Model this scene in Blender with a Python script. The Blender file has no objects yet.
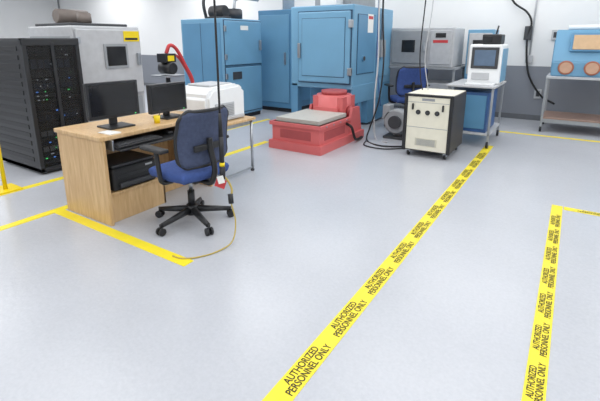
import bpy, bmesh, math, random
from mathutils import Vector, Matrix
random.seed(4)
S=bpy.context.scene
S.view_settings.view_transform='Standard'
S.view_settings.look='None'
R=math.radians
# ------------------------------------------------------------ materials
def lin(c):
    o=[]
    for v in c:
        v=v/255
        o.append(v/12.92 if v<=0.04045 else ((v+0.055)/1.055)**2.4)
    return (*o,1)
MC={}
def M(name,c,rough=.5,metal=0,var=0.06,scale=12,bump=0,emit=0,alpha=1,spec=.5):
    if name in MC: return MC[name]
    m=bpy.data.materials.new(name);m.use_nodes=True
    n=m.node_tree.nodes;l=m.node_tree.links;b=n['Principled BSDF']
    col=lin(c)
    tc=n.new('ShaderNodeTexCoord');ns=n.new('ShaderNodeTexNoise');ns.inputs['Scale'].default_value=scale
    ns.inputs['Detail'].default_value=4
    l.new(tc.outputs['Object'],ns.inputs['Vector'])
    r=n.new('ShaderNodeValToRGB')
    r.color_ramp.elements[0].position=.3;r.color_ramp.elements[1].position=.7
    r.color_ramp.elements[0].color=tuple(x*(1-var) for x in col[:3])+(1,)
    r.color_ramp.elements[1].color=tuple(min(1,x*(1+var)) for x in col[:3])+(1,)
    l.new(ns.outputs['Fac'],r.inputs['Fac']);l.new(r.outputs['Color'],b.inputs['Base Color'])
    b.inputs['Roughness'].default_value=rough;b.inputs['Metallic'].default_value=metal
    b.inputs['Specular IOR Level'].default_value=spec
    if alpha<1:b.inputs['Alpha'].default_value=alpha
    if bump:
        bp=n.new('ShaderNodeBump');bp.inputs['Strength'].default_value=bump;bp.inputs['Distance'].default_value=.01
        n2=n.new('ShaderNodeTexNoise');n2.inputs['Scale'].default_value=scale*12;l.new(tc.outputs['Object'],n2.inputs['Vector'])
        l.new(n2.outputs['Fac'],bp.inputs['Height']);l.new(bp.outputs['Normal'],b.inputs['Normal'])
    if emit:
        b.inputs['Emission Color'].default_value=col;b.inputs['Emission Strength'].default_value=emit
    MC[name]=m;return m
def wood():
    m=M('oak_laminate',(214,180,132),.4,0,.05,6)
    n=m.node_tree.nodes;l=m.node_tree.links;b=n['Principled BSDF']
    tc=n.new('ShaderNodeTexCoord');mp=n.new('ShaderNodeMapping');mp.inputs['Scale'].default_value=(14,14,1.3)
    ns=n.new('ShaderNodeTexNoise');ns.inputs['Scale'].default_value=3;ns.inputs['Detail'].default_value=6;ns.inputs['Distortion'].default_value=.6
    r=n.new('ShaderNodeValToRGB');r.color_ramp.elements[0].position=.3;r.color_ramp.elements[1].position=.72
    r.color_ramp.elements[0].color=lin((196,158,110));r.color_ramp.elements[1].color=lin((222,190,144))
    l.new(tc.outputs['Object'],mp.inputs['Vector']);l.new(mp.outputs['Vector'],ns.inputs['Vector']);l.new(ns.outputs['Fac'],r.inputs['Fac']);l.new(r.outputs['Color'],b.inputs['Base Color'])
    return m
WOOD=wood()
BLK=M('black_plastic',(32,33,36),.45)
BLK2=M('black_powdercoat',(34,36,40),.35)
DGR=M('dark_grey_plastic',(60,62,66),.5)
GRY=M('light_grey_enamel',(188,190,193),.4)
MGR=M('mid_grey_enamel',(152,156,160),.45)
WHT=M('white_plastic',(238,240,241),.4,var=.02)
CRM=M('cream_panel',(232,228,210),.45,var=.03)
STL=M('steel',(175,179,184),.3,.9)
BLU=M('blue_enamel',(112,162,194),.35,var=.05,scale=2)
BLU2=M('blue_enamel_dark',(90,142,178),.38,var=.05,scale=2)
BLD=M('deep_blue_enamel',(56,94,146),.4)
SEAM=M('seam_dark_blue',(48,78,104),.6)  # dark blue of the door gaskets and panel seams
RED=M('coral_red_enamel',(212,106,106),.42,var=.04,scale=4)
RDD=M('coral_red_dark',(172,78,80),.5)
RED2=M('red_rubber',(200,60,64),.45)
SCR=M('screen_glass',(30,31,34),.12,var=.02)
YEL=M('yellow_paint',(240,212,20),.4,var=.03)
TAPE=M('yellow_vinyl_tape',(242,222,50),.4,var=.04,scale=9)
TXT=M('tape_print_black',(48,44,24),.6)
PAP=M('paper',(238,238,234),.7,var=.02)
FAB=M('blue_fabric',(60,84,144),.9,bump=.4,var=.12,scale=30)
MESH=M('grey_navy_mesh_fabric',(68,78,106),.8,bump=.5,var=.15,scale=40)
CBL=M('black_cable',(26,26,28),.5)
YCB=M('tan_cable',(186,164,84),.5)
# ------------------------------------------------------------ builders
def grp(name,loc=(0,0,0),rz=0,sc=1):
    e=bpy.data.objects.new(name,None);S.collection.objects.link(e)
    e.location=loc;e.rotation_euler=(0,0,R(rz));e.scale=(sc,sc,sc);e.empty_display_size=.2;return e
def fin(bm,name,mat,par,smooth=False):
    me=bpy.data.meshes.new(name);bm.normal_update();bm.to_mesh(me);bm.free()
    if mat:me.materials.append(mat)
    if smooth:
        for p in me.polygons:p.use_smooth=True
    o=bpy.data.objects.new(name,me);S.collection.objects.link(o)
    if par:o.parent=par
    return o
def box(par,name,a,b,mat,bev=.006,rot=None,seg=2):
    a=Vector(a);b=Vector(b);c=(a+b)/2;s=Vector([abs(b[i]-a[i]) for i in range(3)])
    bm=bmesh.new();bmesh.ops.create_cube(bm,size=1)
    bmesh.ops.scale(bm,vec=s,verts=bm.verts)
    bev=min(bev,min(s)*.45)
    if bev>.0005:bmesh.ops.bevel(bm,geom=bm.edges[:],offset=bev,segments=seg,affect='EDGES',profile=.5)
    o=fin(bm,name,mat,par);o.location=c
    if rot:o.rotation_euler=[R(x) for x in rot]
    return o
def cyl(par,name,p,q,r,mat,r2=None,seg=24,bev=0):
    p=Vector(p);q=Vector(q);d=q-p
    bm=bmesh.new();bmesh.ops.create_cone(bm,cap_ends=True,segments=seg,radius1=r,radius2=r if r2 is None else r2,depth=d.length)
    if bev:
        es=[e for e in bm.edges if all(len(f.verts)<=4 for f in e.link_faces)==False]
        bmesh.ops.bevel(bm,geom=es,offset=bev,segments=2,affect='EDGES')
    for f in bm.faces:f.smooth=len(f.verts)==4
    me=bpy.data.meshes.new(name);bm.to_mesh(me);bm.free();me.materials.append(mat)
    o=bpy.data.objects.new(name,me);S.collection.objects.link(o);o.parent=par
    o.location=(p+q)/2;o.rotation_mode='QUATERNION';o.rotation_quaternion=d.to_track_quat('Z','Y');return o
def tube(par,name,pts,r,mat,smooth=True):
    P=[Vector(p) for p in pts];Q=[]
    if smooth and len(P)>2:
        E=[P[0]*2-P[1]]+P+[P[-1]*2-P[-2]]
        for i in range(1,len(E)-2):
            for k in range(8):
                t=k/8;a,b,c,d=E[i-1:i+3]
                Q.append(.5*((2*b)+(c-a)*t+(2*a-5*b+4*c-d)*t*t+(3*b-a-3*c+d)*t**3))
        Q.append(P[-1])
    else:Q=P
    bm=bmesh.new();prev=None;n=10;up=None
    for i,p in enumerate(Q):
        t=(Q[min(i+1,len(Q)-1)]-Q[max(i-1,0)]).normalized()
        if up is None:up=t.orthogonal().normalized()
        up=(up-t*up.dot(t)).normalized();s=t.cross(up)
        ring=[bm.verts.new(p+(up*math.cos(2*math.pi*k/n)+s*math.sin(2*math.pi*k/n))*r) for k in range(n)]
        if prev:
            for k in range(n):bm.faces.new((prev[k],prev[(k+1)%n],ring[(k+1)%n],ring[k]))
        else:bm.faces.new(ring[::-1])
        prev=ring
    bm.faces.new(prev)
    return fin(bm,name,mat,par,True)
def prism(par,name,poly,x0,x1,mat,bev=.01):
    bm=bmesh.new();A=[bm.verts.new((x0,y,z)) for y,z in poly];B=[bm.verts.new((x1,y,z)) for y,z in poly]
    bm.faces.new(A[::-1]);bm.faces.new(B)
    for i in range(len(poly)):
        j=(i+1)%len(poly);bm.faces.new((A[i],A[j],B[j],B[i]))
    bmesh.ops.recalc_face_normals(bm,faces=bm.faces)
    if bev:bmesh.ops.bevel(bm,geom=bm.edges[:],offset=bev,segments=2,affect='EDGES')
    return fin(bm,name,mat,par)
def surf(par,name,fn,nu,nv,th,mat):
    bm=bmesh.new();V=[[bm.verts.new(fn(i/nu,j/nv)) for j in range(nv+1)] for i in range(nu+1)]
    for i in range(nu):
        for j in range(nv):bm.faces.new((V[i][j],V[i+1][j],V[i+1][j+1],V[i][j+1]))
    o=fin(bm,name,mat,par,True)
    m=o.modifiers.new('s','SOLIDIFY');m.thickness=th;m.offset=0;return o
# ------------------------------------------------------------ room
X0,X1,Y0,Y1,ZC=-17.4,4.0,-3.0,9.1,3.3
FLOOR=M('epoxy_floor',(190,193,199),.25,0,.03,1.3,spec=.5)
n=FLOOR.node_tree.nodes;l=FLOOR.node_tree.links
tc=[x for x in n if x.type=='TEX_COORD'][0];ramp=[x for x in n if x.type=='VALTORGB'][0]
n2=n.new('ShaderNodeTexNoise');n2.inputs['Scale'].default_value=24;n2.inputs['Detail'].default_value=6
bp=n.new('ShaderNodeBump');bp.inputs['Strength'].default_value=.16;bp.inputs['Distance'].default_value=.008
l.new(tc.outputs['Object'],n2.inputs['Vector']);l.new(n2.outputs['Fac'],bp.inputs['Height']);l.new(bp.outputs['Normal'],n['Principled BSDF'].inputs['Normal'])
n3=n.new('ShaderNodeTexNoise');n3.inputs['Scale'].default_value=55;n3.inputs['Detail'].default_value=5;n3.inputs['Roughness'].default_value=.7
l.new(tc.outputs['Object'],n3.inputs['Vector'])
r3=n.new('ShaderNodeValToRGB');r3.color_ramp.elements[0].position=.3;r3.color_ramp.elements[1].position=.7
r3.color_ramp.elements[0].color=(.90,.90,.91,1);r3.color_ramp.elements[1].color=(1.0,1.0,1.0,1)
mx=n.new('ShaderNodeMix');mx.data_type='RGBA';mx.blend_type='MULTIPLY';mx.inputs[0].default_value=1
l.new(n3.outputs['Fac'],r3.inputs['Fac']);l.new(ramp.outputs['Color'],mx.inputs[6]);l.new(r3.outputs['Color'],mx.inputs[7]);l.new(mx.outputs[2],n['Principled BSDF'].inputs['Base Color'])
WALL=M('painted_wall',(236,237,237),.7,0,.01,2)
BAND=M('grey_wainscot_paint',(134,138,146),.5,0,.03,2)
CEIL=M('ceiling_tile',(240,240,240),.8,0,.02,2)
BASE=M('dark_baseboard',(104,107,112),.5)
box(None,'floor',(X0-.1,Y0-.1,-.1),(X1+.1,Y1+.1,0),FLOOR,0)
box(None,'ceiling',(X0-.1,Y0-.1,ZC),(X1+.1,Y1+.1,ZC+.1),CEIL,0)
box(None,'wall_back',(X0,Y1,0),(X1,Y1+.1,ZC),WALL,0)
box(None,'wall_left',(X0-.1,Y0,0),(X0,Y1,ZC),WALL,0)
box(None,'wall_right',(X1,Y0,0),(X1+.1,Y1,ZC),WALL,0)
box(None,'wall_front',(X0,Y0-.1,0),(X1,Y0,ZC),WALL,0)
box(None,'trim_1',(X0,Y1-.012,.1),(X1,Y1,1.02),BAND,0)
box(None,'trim_2',(X0,Y0,.1),(X0+.012,Y1-.012,1.02),BAND,0)
box(None,'baseboard_back',(X0+.02,Y1-.022,0),(X1,Y1,.1),BASE,.003)
box(None,'baseboard_left',(X0,Y0,0),(X0+.02,Y1-.03,.1),BASE,.003)
# ------------------------------------------------------------ floor tape
def textmesh(body,size):
    c=bpy.data.curves.new('t','FONT');c.body=body;c.size=size;c.align_x='CENTER';c.align_y='CENTER';c.space_line=.82;c.offset=.0006
    o=bpy.data.objects.new('t',c);S.collection.objects.link(o);bpy.context.view_layer.update()
    me=bpy.data.meshes.new_from_object(o.evaluated_get(bpy.context.evaluated_depsgraph_get()))
    bpy.data.objects.remove(o);me.materials.clear();me.materials.append(TXT)
    xs=[v.co.x for v in me.vertices];ys=[v.co.y for v in me.vertices]
    cx,cy=(max(xs)+min(xs))/2,(max(ys)+min(ys))/2;w,h=max(xs)-min(xs),max(ys)-min(ys)
    for v in me.vertices:v.co=((v.co.x-cx)/w,(v.co.y-cy)/h,0)
    return me
TM=textmesh('AUTHORIZED\nPERSONNEL ONLY',.052)
def tape(x0,y0,x1,y1,h=.003):
    t=grp('floor_tape',((x0+x1)/2,(y0+y1)/2,0))
    w,d=(x1-x0)/2,(y1-y0)/2
    box(t,'strip',(-w,-d,0),(w,d,h),TAPE,0);return t
def tape_text(t,along,x0,x1,L,Hh,pitch,ph):
    s=x0+ph
    while s<x1-.2:
        o=bpy.data.objects.new('print',TM);S.collection.objects.link(o);o.parent=t
        if along=='Y':o.location=(0,s,.0045);o.rotation_euler=(0,0,R(90))
        else:o.location=(s,0,.0045)
        o.scale=(L,Hh,1);s+=pitch
t=tape(-.93,.3,-.82,6.45);tape_text(t,'Y',-3.07,3.07,.36,.084,.44,.22)
t=tape(.003,.2,.09,4.35);tape_text(t,'Y',-2.07,2.07,.29,.066,.345,.3)
t=tape(.1,4.27,1.8,4.35);tape_text(t,'X',-.85,.85,.29,.055,.345,.25)
tape(-3.72,1.71,-2.05,1.80);tape(-3.81,-.5,-3.72,4.9);tape(-4.69,1.0,-4.60,2.3);tape(-4.9,4.3,-4.82,6.4);tape(-.9,7.58,2.5,7.66)
# ------------------------------------------------------------ server rack
r=grp('server_rack',(-5.44,2.50,0))
hx,hy,hz=.53,.31,1.52
box(r,'side_near',(-hx,-hy,.03),(hx-.05,-hy+.02,hz-.02),BLK2)
for i in range(14):
    z=.15+i*.095;box(r,'side_rib',(-hx+.08,-hy-.006,z),(hx-.12,-hy+.002,z+.05),BLK,.002)
box(r,'side_far',(-hx,hy-.02,.03),(hx-.05,hy,hz-.02),BLK2)
box(r,'back',(-hx,-hy,.03),(-hx+.02,hy,hz-.02),BLK2)
box(r,'top',(-hx,-hy,hz-.03),(hx,hy,hz),DGR)
box(r,'bottom',(-hx,-hy,.03),(hx,hy,.08),BLK2)
for y in(-hy,hy-.045):box(r,'post',(hx-.06,y,.03),(hx,y+.045,hz),BLK2)
box(r,'door_divider',(hx-.02,-.02,.08),(hx+.006,.02,hz-.04),BLK2)
box(r,'door_top_rail',(hx-.03,-hy,hz-.08),(hx+.002,hy,hz-.01),BLK2)
LG=M('led_green',(90,255,140),.5,emit=1.8);LB=M('led_blue',(90,150,255),.5,emit=2.2);LW=M('led_white',(200,210,220),.5,emit=.8)
BB=M('blue_grey_bay',(62,74,96),.4)
z=.1;k=0
while z<hz-.14:
    h=random.choice([.045,.045,.09,.09,.13]);
    mt=random.choice([BLK,DGR,BLK2])
    box(r,'server',(-hx+.06,-hy+.05,z),(hx-.07,hy-.05,z+h-.006),mt,.003)
    if k>0:
        for j in range(random.randint(2,4)):
            y=random.uniform(-.22,.22);box(r,'led',(hx-.071,y,z+h*.4),(hx-.064,y+random.choice([.01,.02]),z+h*.4+.012),random.choice([LG,LG,LB,LW,LW,LW]),0)
        if h>.08:
            for j in range(6):box(r,'bay',(hx-.072,-.22+j*.073,z+.012),(hx-.062,-.22+j*.073+.06,z+h-.02),[MGR,DGR,BB][k%3],.003)
    z+=h;k+=1
DOOR=M('perforated_door',(20,21,23),.4,alpha=.45)
for y0,y1 in((-hy+.04,-.02),(.02,hy-.04)):
    box(r,'door_leaf',(hx-.012,y0,.09),(hx-.008,y1,hz-.08),DOOR,0)
for y in(-.24,.24):
    for x in(-.42,.45):
        cyl(r,'foot',(x,y,0),(x,y,.04),.03,STL)
# yellow post
p=grp('yellow_barrier_post',(-4.72,1.74,0))
cyl(p,'pole',(0,0,.01),(0,0,1.02),.02,YEL);box(p,'foot_plate',(-.16,-.12,0),(.1,.12,.02),YEL)
cyl(p,'cap',(0,0,1.02),(0,0,1.04),.03,YEL)
# ------------------------------------------------------------ grey environmental chamber left
c=grp('environmental_chamber',(-5.93,3.50,0))
box(c,'body',(-.55,-.5,.12),(.55,.5,1.68),GRY,.02)
box(c,'door',(.55,-.47,.75),(.60,.47,1.64),GRY,.015)
box(c,'window_frame',(.60,-.12,1.12),(.615,.24,1.45),MGR,.01);box(c,'window_glass',(.612,-.085,1.155),(.62,.205,1.415),SCR,.004)
box(c,'warning_label',(.6,.2,1.48),(.606,.45,1.62),YEL,0);box(c,'warning_text',(.605,.22,1.5),(.608,.42,1.53),BLK,0)
box(c,'latch',(.6,.38,1.15),(.64,.43,1.32),STL,.008)
for z in(.9,1.5):box(c,'hinge',(.6,-.49,z-.04),(.62,-.43,z+.04),STL,.004)
box(c,'lower_panel',(.55,-.45,.16),(.57,.45,.7),MGR,.01)
for i in range(8):box(c,'louver',(.57,-.3,.25+i*.05),(.58,.3,.27+i*.05),DGR,.003)
box(c,'side_panel',(-.5,-.51,.2),(.5,-.5,1.55),MGR,.01)
box(c,'roof_tray',(-.5,-.42,1.68),(.4,.42,1.72),DGR,.01)
TAN=M('motor_brown_grey',(122,112,106),.5)
cyl(c,'motor',(-.15,-.3,1.82),(-.15,.15,1.82),.1,TAN,bev=.015);cyl(c,'motor2',(.2,-.1,1.72),(.2,-.1,1.86),.09,TAN,bev=.01)
for x in(-.45,.45):
    for y in(-.42,.42):cyl(c,'caster',(x,y,0),(x,y,.12),.05,BLK)
# pump + hose
c=grp('vacuum_pump',(-5.25,4.35,0))
box(c,'stand',(-.14,-.14,0),(.14,.14,.04),DGR);cyl(c,'column',(0,0,.04),(0,0,.95),.035,DGR)
box(c,'tray',(-.18,-.18,.95),(.18,.18,.98),STL);cyl(c,'body',(-.12,0,1.08),(.14,0,1.08),.09,BLK,bev=.01)
box(c,'box',(-.1,-.1,1.17),(.1,.1,1.3),BLK);box(c,'label',(.1,-.06,1.19),(.104,.06,1.27),YEL,0)
tube(c,'red_hose',[(0,.0,1.3),(.02,.06,1.42),(.03,.18,1.36),(.04,.33,1.1),(.05,.45,.85),(.05,.42,.5),(.05,.35,.2),(.1,.45,.03),(.3,.55,.025)],.028,RED2)
tube(c,'red_hose_2',[(-.03,.05,1.25),(0,.2,1.26),(.02,.38,1.0),(.0,.5,.75),(.0,.5,.5),(0,.5,.02)],.018,RED2)
# ------------------------------------------------------------ blue cabinet left
def bluecab(name,x0,x1,y0,y1,h,m):
    c=grp(name,((x0+x1)/2,(y0+y1)/2,0));a=(x1-x0)/2;b=(y1-y0)/2
    box(c,'body',(-a,-b,.08),(a,b,h),m,.015);box(c,'plinth',(-a+.03,-b+.03,0),(a-.03,b-.03,.08),BLK)
    return c,a,b
c,a,b=bluecab('blue_thermal_chamber',-6.4,-5.33,5.7,6.8,1.88,BLU)
box(c,'door_gasket',(a,-b+.015,1.035),(a+.012,b-.015,1.855),SEAM,.002)
box(c,'door_upper',(a,-b+.03,1.05),(a+.03,b-.03,1.84),BLU,.012);box(c,'door_gasket_2',(a,-b+.015,.125),(a+.012,b-.015,1.02),SEAM,.002);box(c,'door_lower',(a,-b+.03,.14),(a+.025,b-.03,1.005),BLU,.012)
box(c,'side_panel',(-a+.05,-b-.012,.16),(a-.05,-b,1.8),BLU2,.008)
box(c,'side_seam',(-.01,-b-.014,.16),(.0,-b-.011,1.8),SEAM,0)
box(c,'latch',(a+.03,b-.12,1.3),(a+.07,b-.07,1.5),STL,.008)
for z in(1.2,1.7,.3,.85):box(c,'hinge',(a+.02,-b+.01,z-.05),(a+.045,-b+.06,z+.05),STL,.005)
box(c,'nameplate',(a+.03,-.1,1.68),(a+.033,.12,1.76),PAP,0);box(c,'controller',(a+.025,-.35,.78),(a+.035,-.1,.92),DGR,.003)
cyl(c,'motor',(.05,-.3,2.0),(.4,-.3,2.0),.12,BLK,bev=.02);box(c,'motor_base',(0,-.42,1.88),(.42,-.18,1.92),DGR)
cyl(c,'blower',(.2,.15,1.88),(.2,.15,2.08),.16,DGR,bev=.02);box(c,'gearbox',(-.15,-.1,1.88),(.05,.25,2.1),BLK,.01)
tube(c,'pipe',[(.2,.15,2.08),(.2,.2,2.25),(.2,.45,2.3),(.2,.9,2.3)],.03,STL)
tube(c,'pipe_2',[(-.1,-.3,1.9),(-.1,-.35,2.2),(-.1,-.2,2.6),(-.1,-.2,3.3)],.03,DGR)
c,a,b=bluecab('blue_refrigeration_cabinet',-5.75,-4.9,7.25,8.3,2.1,BLU2)
box(c,'door',(-a+.05,-b-.02,.2),(a-.05,-b,2.0),BLU,.01);box(c,'handle',(a-.16,-b-.05,1.0),(a-.12,-b-.02,1.25),STL,.006)
box(c,'side_door',(a,-b+.05,.2),(a+.02,b-.05,2.0),BLU2,.01)
cyl(c,'duct',(0,0,2.1),(0,0,3.3),.13,GRY)
# ------------------------------------------------------------ vibration test chamber (central blue)
c=grp('blue_vibration_test_chamber',(-3.6,7.05,0))
a,b=.6,.85
box(c,'body',(-a,-b,.70),(a,b,2.05),BLU,.02)
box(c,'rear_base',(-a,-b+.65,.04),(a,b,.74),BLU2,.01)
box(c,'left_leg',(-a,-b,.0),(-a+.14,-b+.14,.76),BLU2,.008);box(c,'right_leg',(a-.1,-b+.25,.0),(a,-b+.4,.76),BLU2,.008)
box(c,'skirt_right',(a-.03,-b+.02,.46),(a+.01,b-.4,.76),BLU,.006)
box(c,'door_gasket',(-a+.165,-b-.02,.785),(a-.025,-b,1.965),SEAM,.002)
box(c,'front_door',(-a+.18,-b-.05,.80),(a-.04,-b,1.95),BLU,.02)
box(c,'door_seam',(-a+.26,-b-.054,.90),(a-.12,-b-.05,1.85),SEAM,.002)
box(c,'door_face',(-a+.268,-b-.062,.908),(a-.128,-b-.052,1.842),BLU,.006)
box(c,'latch',(-a+.19,-b-.09,1.2),(-a+.24,-b-.05,1.45),STL,.008)
for z in(1.0,1.75):box(c,'hinge',(a-.06,-b-.075,z-.06),(a+.01,-b-.02,z+.06),STL,.006)
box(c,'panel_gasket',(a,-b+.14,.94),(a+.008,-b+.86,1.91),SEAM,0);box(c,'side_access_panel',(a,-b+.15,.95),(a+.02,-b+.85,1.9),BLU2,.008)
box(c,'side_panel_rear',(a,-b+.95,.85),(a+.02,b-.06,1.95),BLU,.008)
box(c,'notice',(a+.02,-b+.5,1.62),(a+.024,-b+.72,1.92),PAP,0);box(c,'notice_header',(a+.024,-b+.52,1.84),(a+.026,-b+.7,1.89),RED2,0)
cyl(c,'porthole',(a,-b+.35,1.2),(a+.04,-b+.35,1.2),.05,BLU2);cyl(c,'port_plug',(a+.04,-b+.35,1.2),(a+.05,-b+.35,1.2),.035,DGR)
box(c,'junction_box',(a,-b+.95,1.2),(a+.1,-b+1.15,1.5),MGR,.006)
tube(c,'conduit',[(a+.05,-b+1.05,1.5),(a+.05,-b+1.05,3.28)],.018,STL,False)
box(c,'roof_unit',(-a+.3,-b+.3,2.05),(a-.2,b-.4,2.22),MGR,.01);cyl(c,'roof_fan',(-.25,-.3,2.22),(-.25,-.3,2.36),.16,GRY)
box(c,'roof_box',(-.05,-.8,2.05),(.25,-.5,2.19),WHT,.01)
# ------------------------------------------------------------ shaker
c=grp('red_vibration_shaker',(-3.1,5.25,0))
PL=M('magnesium_plate',(186,185,178),.5,0,.03)
box(c,'base_skid',(-.43,-.62,0),(.43,.76,.12),RED,0)
box(c,'slip_table_block',(-.39,-.58,.12),(.39,.29,.39),RED,0)
box(c,'block_flange',(-.42,-.61,.34),(.42,.3,.39),RED,0)
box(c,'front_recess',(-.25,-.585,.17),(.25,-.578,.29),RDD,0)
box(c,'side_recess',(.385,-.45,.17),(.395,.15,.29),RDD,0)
box(c,'slip_plate',(-.35,-.54,.39),(.35,.27,.445),PL,.002)
for i in range(4):
    for j in range(4):cyl(c,'insert',(-.24+i*.16,-.4+j*.17,.445),(-.24+i*.16,-.4+j*.17,.446),.007,MGR,seg=10)
prism(c,'shaker_body',[(.32,.12),(.74,.12),(.74,.66),(.32,.66)],-.26,.26,RED,0)
cyl(c,'shaker_drum',(0,.53,.12),(0,.53,.68),.27,RED,seg=40)
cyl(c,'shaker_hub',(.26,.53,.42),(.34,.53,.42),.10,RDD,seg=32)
for x in(-.38,.34):prism(c,'trunnion',[(.31,.12),(.76,.12),(.66,.5),(.42,.5)],x,x+.04,RED,0)
box(c,'driver_bar',(-.2,.26,.40),(.2,.34,.50),RED,0)
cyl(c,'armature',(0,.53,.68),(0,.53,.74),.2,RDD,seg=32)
for i in range(4):cyl(c,'bolt',(.42,-.45+i*.2,.365),(.43,-.45+i*.2,.365),.012,STL,seg=8)
tube(c,'hydraulic_hose',[(.39,.2,.3),(.48,.2,.25),(.5,.3,.06),(.47,.6,.03)],.02,CBL)
# blower
c=grp('cooling_blower',(-2.2,6.2,0))
cyl(c,'volute',(-.0,-.1,.27),(.0,.12,.27),.19,MGR,seg=36,bev=.02);cyl(c,'inlet',(0,-.14,.27),(0,-.1,.27),.1,DGR)
cyl(c,'motor',(0,.12,.27),(0,.4,.27),.12,GRY,bev=.01)
box(c,'foot',(-.18,-.12,0),(.18,.4,.04),DGR);box(c,'support',(-.06,0,.04),(.06,.3,.2),MGR);box(c,'outlet',(-.22,-.08,.3),(-.1,.1,.52),MGR,.01)
# ------------------------------------------------------------ amplifier cabinet
c=grp('power_amplifier_cabinet',(-1.48,5.66,0))
a,b=.31,.38
box(c,'body',(-a+.01,-b+.03,.08),(a-.01,b,.82),M('amp_side_brown_black',(60,57,56),.45),.012)
box(c,'front_panel',(-a+.045,-b,.10),(a-.045,-b+.03,.80),CRM,.006)
for x in(-a,a-.045):box(c,'corner_post',(x,-b-.012,.08),(x+.045,-b+.05,.83),BLK,.01)
box(c,'top_trim',(-a,-b-.012,.80),(a,-b+.04,.83),BLK,.008);box(c,'top_cover',(-a+.02,-b+.05,.82),(a-.02,b-.02,.83),CRM,.004)
for x in(-.12,.0,.12):
    cyl(c,'knob_ring',(x,-b-.012,.6),(x,-b,.6),.03,BLK);cyl(c,'knob',(x,-b-.03,.6),(x,-b-.012,.6),.018,DGR)
box(c,'seam',(-a+.05,-b-.002,.40),(a-.05,-b,.406),MGR,0);box(c,'seam_2',(-a+.05,-b-.002,.725),(a-.05,-b,.73),MGR,0)
for x in(-.2,.18):box(c,'handle',(x,-b-.03,.63),(x+.02,-b,.71),BLK,.005)
box(c,'plate',(-.08,-b-.003,.75),(.08,-b,.78),MGR,0)
box(c,'grille',(-.14,-b-.004,.16),(.14,-b,.26),M('cream_grille',(204,200,182),.5),.002)
for i in range(6):box(c,'grille_slot',(-.12,-b-.006,.172+i*.014),(.12,-b-.003,.178+i*.014),MGR,0)
for x in(-.24,.24):
    for y in(-.3,.3):
        cyl(c,'caster',(x-.015,y,.035),(x+.015,y,.035),.035,BLK);box(c,'caster_fork',(x-.025,y-.02,.04),(x+.025,y+.02,.085),STL,.004)
# ------------------------------------------------------------ instrument cart
c=grp('instrument_cart',(-1.18,6.75,0))
a,b=.31,.5
for x in(-a,a-.03):
    for y in(-b,b-.03):
        box(c,'leg',(x,y,.1),(x+.03,y+.03,.86),MGR,.004)
        cyl(c,'wheel',(x+.0,y+.015,.05),(x+.03,y+.015,.05),.05,BLK);box(c,'fork',(x-.004,y,.05),(x+.034,y+.03,.11),STL,.003)
box(c,'top_shelf',(-a-.02,-b-.02,.85),(a+.02,b+.02,.88),GRY,.006);box(c,'bottom_shelf',(-a,-b,.18),(a,b,.21),GRY,.006)
box(c,'controller_box',(-a+.04,-b+.06,.21),(a-.06,b-.2,.78),BLD,.01);box(c,'controller_front',(-a+.07,-b+.05,.26),(a-.09,-b+.06,.74),BLU2,.005)
c=grp('computer_workstation',(-1.1,6.8,.88))
box(c,'cabinet',(-.2,-.25,0),(.24,.3,.56),WHT,.02);box(c,'blue_side',(.24,-.2,.03),(.25,.28,.5),BLU,.004)
box(c,'bezel',(-.16,-.27,.22),(.2,-.25,.52),DGR,.008);box(c,'screen',(-.12,-.275,.26),(.16,-.268,.48),M('crt_screen',(92,112,136),.2),.004)
box(c,'keyboard',(-.18,-.45,0),(.2,-.3,.025),WHT,.005);box(c,'drive',(-.14,-.262,.06),(.1,-.25,.16),GRY,.004)
box(c,'scope',(-.05,-.2,.56),(.2,.15,.70),BLK,.015);box(c,'scope_screen',(-.03,-.21,.59),(.08,-.198,.67),SCR,.003)
cyl(c,'antenna',(.1,0,.70),(.12,0,.82),.012,DGR)
# rear grey chamber
c=grp('benchtop_test_chamber',(-2.4,8.15,0))
box(c,'body',(-.62,-.35,1.02),(.58,.45,1.72),GRY,.02);box(c,'door',(-.55,-.39,1.07),(.12,-.35,1.67),MGR,.015);box(c,'control_panel',(.17,-.37,1.07),(.54,-.35,1.67),GRY,.01)
box(c,'label',(.22,-.375,1.45),(.48,-.37,1.5),RED2,0);box(c,'display',(.26,-.376,1.54),(.44,-.37,1.62),SCR,.002);box(c,'latch',(.06,-.42,1.3),(.1,-.39,1.45),STL,.005)
box(c,'window',(-.35,-.4,1.28),(-.1,-.39,1.5),SCR,.004)
box(c,'bench_top',(-.7,-.4,.98),(.66,.5,1.02),MGR,.005)
for x in(-.66,.6):
    for y in(-.36,.44):box(c,'leg',(x,y,0),(x+.04,y+.04,.98),MGR,.004)
box(c,'lower_shelf',(-.66,-.3,.25),(.62,.46,.28),MGR,.005);box(c,'compressor',(.0,-.2,.28),(.5,.4,.72),GRY,.02)
c=grp('control_cabinet',(-1.45,8.4,0))
box(c,'body',(-.22,-.25,.05),(.22,.25,1.68),BLU,.012);box(c,'door',(-.19,-.27,.9),(.19,-.25,1.62),GRY,.008);box(c,'display',(-.12,-.28,1.3),(.12,-.268,1.5),SCR,.003)
box(c,'lower_door',(-.19,-.27,.12),(.19,-.25,.85),BLU2,.008);box(c,'plinth',(-.2,-.23,0),(.2,.23,.05),BLK)
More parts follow.
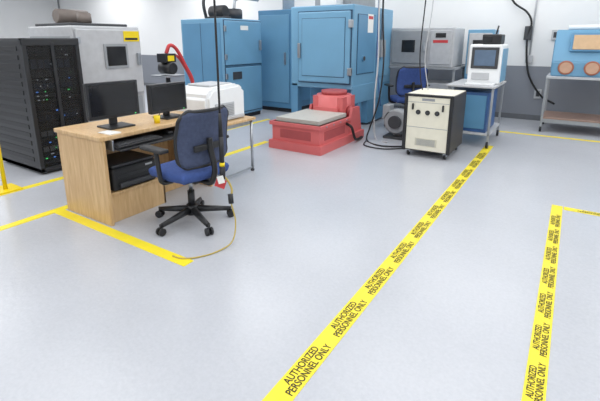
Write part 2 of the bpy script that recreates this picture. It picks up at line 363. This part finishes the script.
# ------------------------------------------------------------ glovebox
c=grp('blasting_cabinet',(.25,8.35,0))
prism(c,'body',[(-.35,.93),(-.35,1.16),(-.14,1.66),(.4,1.66),(.4,.93)],-.55,.6,BLU,.015)
ang=math.degrees(math.atan2(.21,.50))
AMB=M('amber_window',(206,174,138),.25)
f=box(c,'window_frame',(-.34,-.272,1.31),(.12,-.238,1.62),BLU2,.01,rot=(-ang,0,0))
g=box(c,'window_glass',(-.30,-.285,1.345),(.08,-.262,1.585),AMB,.004,rot=(-ang,0,0))
BRZ=M('bronze_port_ring',(176,112,88),.4,.2)
for x in(-.35,.0):
    cyl(c,'glove_port_ring',(x,-.375,1.07),(x,-.35,1.07),.11,BRZ,seg=32,bev=.008);cyl(c,'glove_cuff',(x,-.38,1.07),(x,-.374,1.07),.085,M('glove_tan',(204,164,138),.8),seg=28)
box(c,'side_door',(-.565,-.1,1.0),(-.55,.3,1.5),BLU2,.006);box(c,'table_top',(-.6,-.4,.89),(.66,.45,.93),GRY,.006)
cyl(c,'light_tube',(-.4,.1,1.70),(.4,.1,1.70),.04,WHT)
for x in(-.6,.62):
    for y in(-.38,.4):
        box(c,'leg',(x,y,.08),(x+.035,y+.035,.9),MGR,.004);cyl(c,'wheel',(x,y+.017,.045),(x+.035,y+.017,.045),.045,BLK);box(c,'fork',(x-.003,y,.05),(x+.038,y+.03,.1),STL,.003)
box(c,'shelf',(-.58,-.36,.22),(.64,.42,.25),M('brown_shelf',(156,130,118),.5),.005);box(c,'brace',(-.58,-.37,.16),(.64,-.35,.22),MGR,.004)
# ------------------------------------------------------------ desk
c=grp('wooden_computer_desk',(-3.37,2.42,0))
box(c,'top',(-.34,-.62,.725),(.35,.60,.76),WOOD,.006)
box(c,'end_panel',(-.33,-.60,0),(.335,-.57,.725),WOOD,.003)
box(c,'end_panel_2',(-.33,.55,0),(.335,.58,.725),WOOD,.003)
box(c,'modesty_panel',(-.32,-.57,.1),(-.30,.55,.725),WOOD,.003)
box(c,'foot_shelf',(-.30,-.57,.24),(.30,.0,.265),WOOD,.003);box(c,'foot_front',(.27,-.57,.0),(.29,.0,.24),WOOD,.003);box(c,'shelf_side',(-.30,-.02,.0),(.29,.0,.24),WOOD,.003)
box(c,'toe_rail',(.05,.0,.0),(.07,.55,.18),WOOD,.003)
box(c,'tray',(.0,-.52,.64),(.46,.2,.655),BLK,.004)
for y in(-.54,.2):box(c,'tray_rail',(-.1,y,.64),(.38,y+.015,.725),STL,.003)
c=grp('keyboard',(-3.04,2.12,.656),2)
box(c,'base',(-.09,-.22,0),(.09,.22,.02),BLK,.006)
for i in range(5):
    for j in range(15):box(c,'key',(-.075+i*.031,-.205+j*.0275,.02),(-.075+i*.031+.025,-.205+j*.0275+.023,.028),DGR,.002,seg=1)
c=grp('computer_mouse',(-3.08,2.5,.656));box(c,'body',(-.05,-.03,0),(.05,.03,.03),BLK,.014,seg=3)
box(c,'wheel',(-.04,-.004,.026),(-.02,.004,.034),DGR,.002)
c=grp('desktop_printer',(-3.27,2.12,.266))
box(c,'body',(-.2,-.22,0),(.2,.22,.2),BLK,.025,seg=3);box(c,'front_tray',(.2,-.17,.03),(.23,.17,.07),DGR,.008);box(c,'lid',(-.19,-.21,.2),(.19,.21,.225),DGR,.01)
box(c,'slot',(.198,-.17,.11),(.204,.17,.14),BLK2,.002);box(c,'badge',(.2,.1,.16),(.204,.17,.175),GRY,0)
def monitor(loc,rz,w=.5,h=.33,e=.085):
    c=grp('computer_monitor',loc,rz)
    box(c,'foot',(-.1,-.12,0),(.12,.12,.015),BLK,.006);box(c,'neck',(-.05,-.035,.015),(-.02,.035,.2),BLK,.006)
    box(c,'shell',(-.03,-w/2,e),(.01,w/2,e+h),BLK,.01);box(c,'bezel',(.005,-w/2,e),(.022,w/2,e+h),BLK2,.005)
    box(c,'screen',(.02,-w/2+.02,e+.03),(.0235,w/2-.02,e+h-.018),SCR,.001);box(c,'power_led',(.022,w/2-.05,e+.011),(.024,w/2-.04,e+.015),LG,0)
monitor((-3.32,2.14,.76),-3,.47,.31);monitor((-3.3,2.71,.76),0,.44,.28,.055)
c=grp('yellow_cup',(-3.14,2.44,.76));cyl(c,'cup',(0,0,0),(0,0,.07),.026,YEL,.03);cyl(c,'pen',(.01,0,.02),(.03,.02,.12),.004,BLK,seg=8)
c=grp('paper_stack',(-3.12,1.95,.76));box(c,'sheets',(-.08,-.05,0),(.08,.05,.006),PAP,0);box(c,'top_sheet',(-.08,-.05,.006),(.08,.05,.008),PAP,0,rot=(0,0,9))
# side table
c=grp('side_table',(-3.4,3.38,0))
box(c,'top',(-.4,-.32,.61),(.4,.32,.64),WOOD,.005);box(c,'edge_apron',(-.36,-.29,.56),(.36,.29,.61),STL,.003)
for x in(-.38,.35):
    for y in(-.29,.26):
        cyl(c,'leg',(x+.015,y+.015,.02),(x+.015,y+.015,.61),.016,STL)
        cyl(c,'foot',(x+.015,y+.015,0),(x+.015,y+.015,.02),.022,BLK)
    box(c,'stretcher',(x+.005,-.29,.03),(x+.025,.29,.055),STL,.004)
c=grp('laser_printer',(-3.36,3.37,.64))
prism(c,'body',[(-.31,0),(-.31,.28),(-.22,.37),(.2,.39),(.3,.32),(.3,0)],-.25,.24,WHT,.035)
box(c,'vent',(.23,-.2,.05),(.246,.1,.2),GRY,.004)
for i in range(7):box(c,'slot',(.246,-.18,.06+i*.018),(.249,.08,.068+i*.018),MGR,0)
box(c,'paper_tray',(.24,-.24,.01),(.27,.24,.045),GRY,.006);box(c,'output_lid',(-.18,-.18,.375),(.15,.18,.395),GRY,.006)
# ------------------------------------------------------------ chairs
def chair(loc,rz,sc=1,MM=MESH,k0=20,bh=.42):
    c=grp('office_chair',loc,rz,sc)   # faces +x locally
    for k in range(5):
        t=R(72*k+k0);d=Vector((math.cos(t),math.sin(t),0))
        cyl(c,'base_arm',d*.03+Vector((0,0,.11)),d*.30+Vector((0,0,.075)),.03,BLK,.018,seg=12)
        n=Vector((-d.y,d.x,0));p=d*.31+Vector((0,0,.03))
        cyl(c,'caster_a',p+n*.008,p+n*.026,.03,BLK,seg=20);cyl(c,'caster_b',p-n*.008,p-n*.026,.03,BLK,seg=20)
        cyl(c,'caster_stem',p,p+Vector((0,0,.06)),.009,BLK,seg=10)
    cyl(c,'hub',(0,0,.07),(0,0,.15),.045,BLK);cyl(c,'gas_lift_outer',(0,0,.14),(0,0,.27),.028,BLK);cyl(c,'gas_lift_inner',(0,0,.27),(0,0,.40),.016,STL)
    box(c,'mechanism',(-.16,-.08,.37),(.12,.08,.42),BLK,.012)
    cyl(c,'lever',(.02,-.08,.40),(.04,-.26,.39),.007,BLK,seg=8)
    bm=bmesh.new();bmesh.ops.create_grid(bm,x_segments=16,y_segments=16,size=1)
    def sq(x,y):
        k=max(abs(x),abs(y));r=math.hypot(x,y)
        if r<1e-6:return 0,0
        s=k/r; s=s*.45+.55
        return x*s,y*s
    for v in bm.verts:
        x,y=sq(v.co.x,v.co.y);e=max(abs(v.co.x),abs(v.co.y))
        z=.505-.035*e**5+.008*(y*y)-.02*max(0,x)**3
        v.co=(x*.26,y*.27,z)
    o=fin(bm,'seat_cushion',FAB,c,True);m=o.modifiers.new('s','SOLIDIFY');m.thickness=.075;m.offset=-1
    m=o.modifiers.new('b','SUBSURF');m.levels=m.render_levels=1
    box(c,'seat_pan',(-.2,-.2,.41),(.2,.2,.43),BLK,.008)
    def bk(u,v):
        w=.25-.03*v**2-.03*(1-v)**3
        s=(u-.5)*2
        e=max(0,abs(v-.5)*2-.75)/.25;w*=1-.22*e*e
        y=s*w;z=.53+v*bh
        x=-.235-.05*v+.035*math.sin(v*3.1)+.05*s*s
        return (x,y,z)
    surf(c,'back_mesh',bk,16,16,.022,MM)
    rim=[bk(0,t/8) for t in range(9)]+[bk(t/8,1) for t in range(1,9)]+[bk(1,1-t/8) for t in range(1,9)]+[bk(1-t/8,0) for t in range(1,9)]
    tube(c,'back_frame',rim,.014,BLK)
    tube(c,'back_spine',[(-.12,0,.385),(-.25,0,.39),(-.30,0,.5),(-.265,0,.66),(-.26,0,.74)],.022,BLK)
    box(c,'lumbar_bar',(-.262,-.14,.65),(-.235,.14,.70),BLK,.01)
    for s in(-1,1):
        tube(c,'arm_post',[(-.02,s*.18,.40),(-.02,s*.27,.42),(-.03,s*.295,.52),(-.01,s*.295,.66)],.018,BLK)
        box(c,'arm_pad',(-.12,s*.295-.04,.655),(.14,s*.295+.04,.685),BLK,.014,seg=3)
    return c
chair((-2.55,2.26,0),176,1.04)
chair((-2.4,7.15,0),130,1.1,FAB,20,.43)
# ------------------------------------------------------------ hanging cord
c=grp('hanging_power_cord',(-2.14,2.22,0))
tube(c,'drop_cord',[(0,0,ZC),(0,0,2.4),(.0,.0,1.4),(.0,0,.98)],.008,CBL)
cyl(c,'strain_relief',(0,0,.98),(0,0,.80),.010,CBL,.018)
cyl(c,'pendant_body',(0,0,.8),(0,0,.60),.018,BLK);cyl(c,'yellow_collar',(0,0,.6),(0,0,.57),.02,YEL);cyl(c,'connector',(0,0,.57),(0.0,0,.47),.024,BLK,.02)
box(c,'red_tag',(-.05,-.02,.40),(.03,-.012,.47),RED2,.002,rot=(0,20,30));box(c,'white_tag',(-.02,-.03,.44),(.03,-.025,.5),PAP,.001,rot=(0,-15,30))
tube(c,'extension_lead',[(0,0,.5),(.03,.03,.44),(.06,.03,.38),(.07,0,.33)],.008,YCB);cyl(c,'plug',(.07,0,.36),(.085,-.01,.29),.02,BLK)
tube(c,'floor_cable',[(.085,-.01,.29),(.13,-.02,.15),(.16,-.10,.03),(.14,-.25,.007),(.08,-.38,.007),(.0,-.45,.007),(-.08,-.46,.007)],.0055,YCB)
c=grp('hanging_sensor_cables',(-2.5,6.0,0))
tube(c,'cable_white',[(0,0,ZC),(0,0,2),(.02,0,1.2),(.0,-.02,.6),(.05,-.05,.03),(.3,-.2,.012)],.012,GRY)
tube(c,'cable_black',[(.05,.02,ZC),(.05,.02,2),(.1,.02,1.2),(.06,0,.6),(-.02,-.1,.2),(.0,-.25,.015),(.3,-.45,.012),(.6,-.3,.012),(.68,-.15,.02)],.012,CBL)
tube(c,'cable_loop',[(-.0,-.3,.012),(.1,-.55,.012),(.4,-.6,.012),(.66,-.38,.012)],.009,CBL)
tube(c,'cable_blue',[(-.05,.1,ZC),(-.05,.1,1.6),(-.02,.1,1.0),(.05,.1,.5)],.01,BLD)
c=grp('overhead_signal_cable',(-1.72,5.62,0))
tube(c,'cable',[(.05,0,ZC),(.02,0,2.2),(-.02,.02,1.4),(.0,.05,1.0),(.03,.08,.84)],.008,CBL)
tube(c,'cable_2',[(.09,.03,ZC),(.1,.03,2.0),(.04,.05,1.3),(.1,.1,.84)],.006,GRY)
c=grp('wall_hose',(-.95,9.0,0))
tube(c,'hose',[(-.35,0,ZC),(-.3,0,2.6),(-.15,0,2.2),(.1,-.02,2.0),(.2,-.02,1.8),(.16,0,1.5),(.25,0,.9),(.5,-.02,.5),(.75,-.02,.35)],.018,CBL)
box(c,'regulator',(.1,-.02,1.5),(.22,.08,1.75),DGR,.01)
c=grp('wall_conduit',(-.72,9.07,0));cyl(c,'pipe',(0,0,1.2),(0,0,ZC),.015,GRY);box(c,'outlet_box',(-.06,-.03,1.08),(.06,.02,1.22),GRY,.005)
c=grp('wall_conduit',(-16.9,9.06,0));cyl(c,'pipe',(0,0,.5),(0,0,ZC),.03,MGR);box(c,'outlet_box',(-.1,-.03,1.3),(.1,.03,1.5),GRY,.005)
for x,z in((-7.9,1.12),(-3.9,1.12),(-.35,1.5),(-.5,.42)):
    c=grp('wall_outlet',(x,9.08,z-1.12));box(c,'plate',(-.06,-.015,1.12),(.06,.015,1.3),GRY,.004);box(c,'socket',(-.03,-.018,1.16),(.03,-.012,1.26),DGR,.003)
# ------------------------------------------------------------ lights
K=.45
def area(x,y,sx,sy,e):
    L=bpy.data.lights.new('ceiling_light','AREA');L.shape='RECTANGLE';L.size=sx;L.size_y=sy;L.energy=e*K;L.color=(.995,.998,1)
    o=bpy.data.objects.new('ceiling_light',L);S.collection.objects.link(o);o.location=(x,y,ZC-.03)
for y in(-1,2.0,5.0,7.8):
    for x in(2.2,-1.2,-4.6,-8.5,-13.0):
        area(x,y,2.4,1.6,85 if x>-6 else 110)
w=bpy.data.worlds.new('world');S.world=w;w.use_nodes=True;w.node_tree.nodes['Background'].inputs[0].default_value=(.9,.93,1,1);w.node_tree.nodes['Background'].inputs[1].default_value=.5
# ------------------------------------------------------------ camera
cd=bpy.data.cameras.new('camera');cam=bpy.data.objects.new('camera',cd);S.collection.objects.link(cam)
cd.sensor_width=36;cd.lens=416*36/600;cd.shift_y=-55.5/600;cd.clip_start=.05
cam.location=(0,0,1.5);cam.rotation_euler=(math.pi/2-math.atan(105/416),0,R(32.9))
S.camera=cam
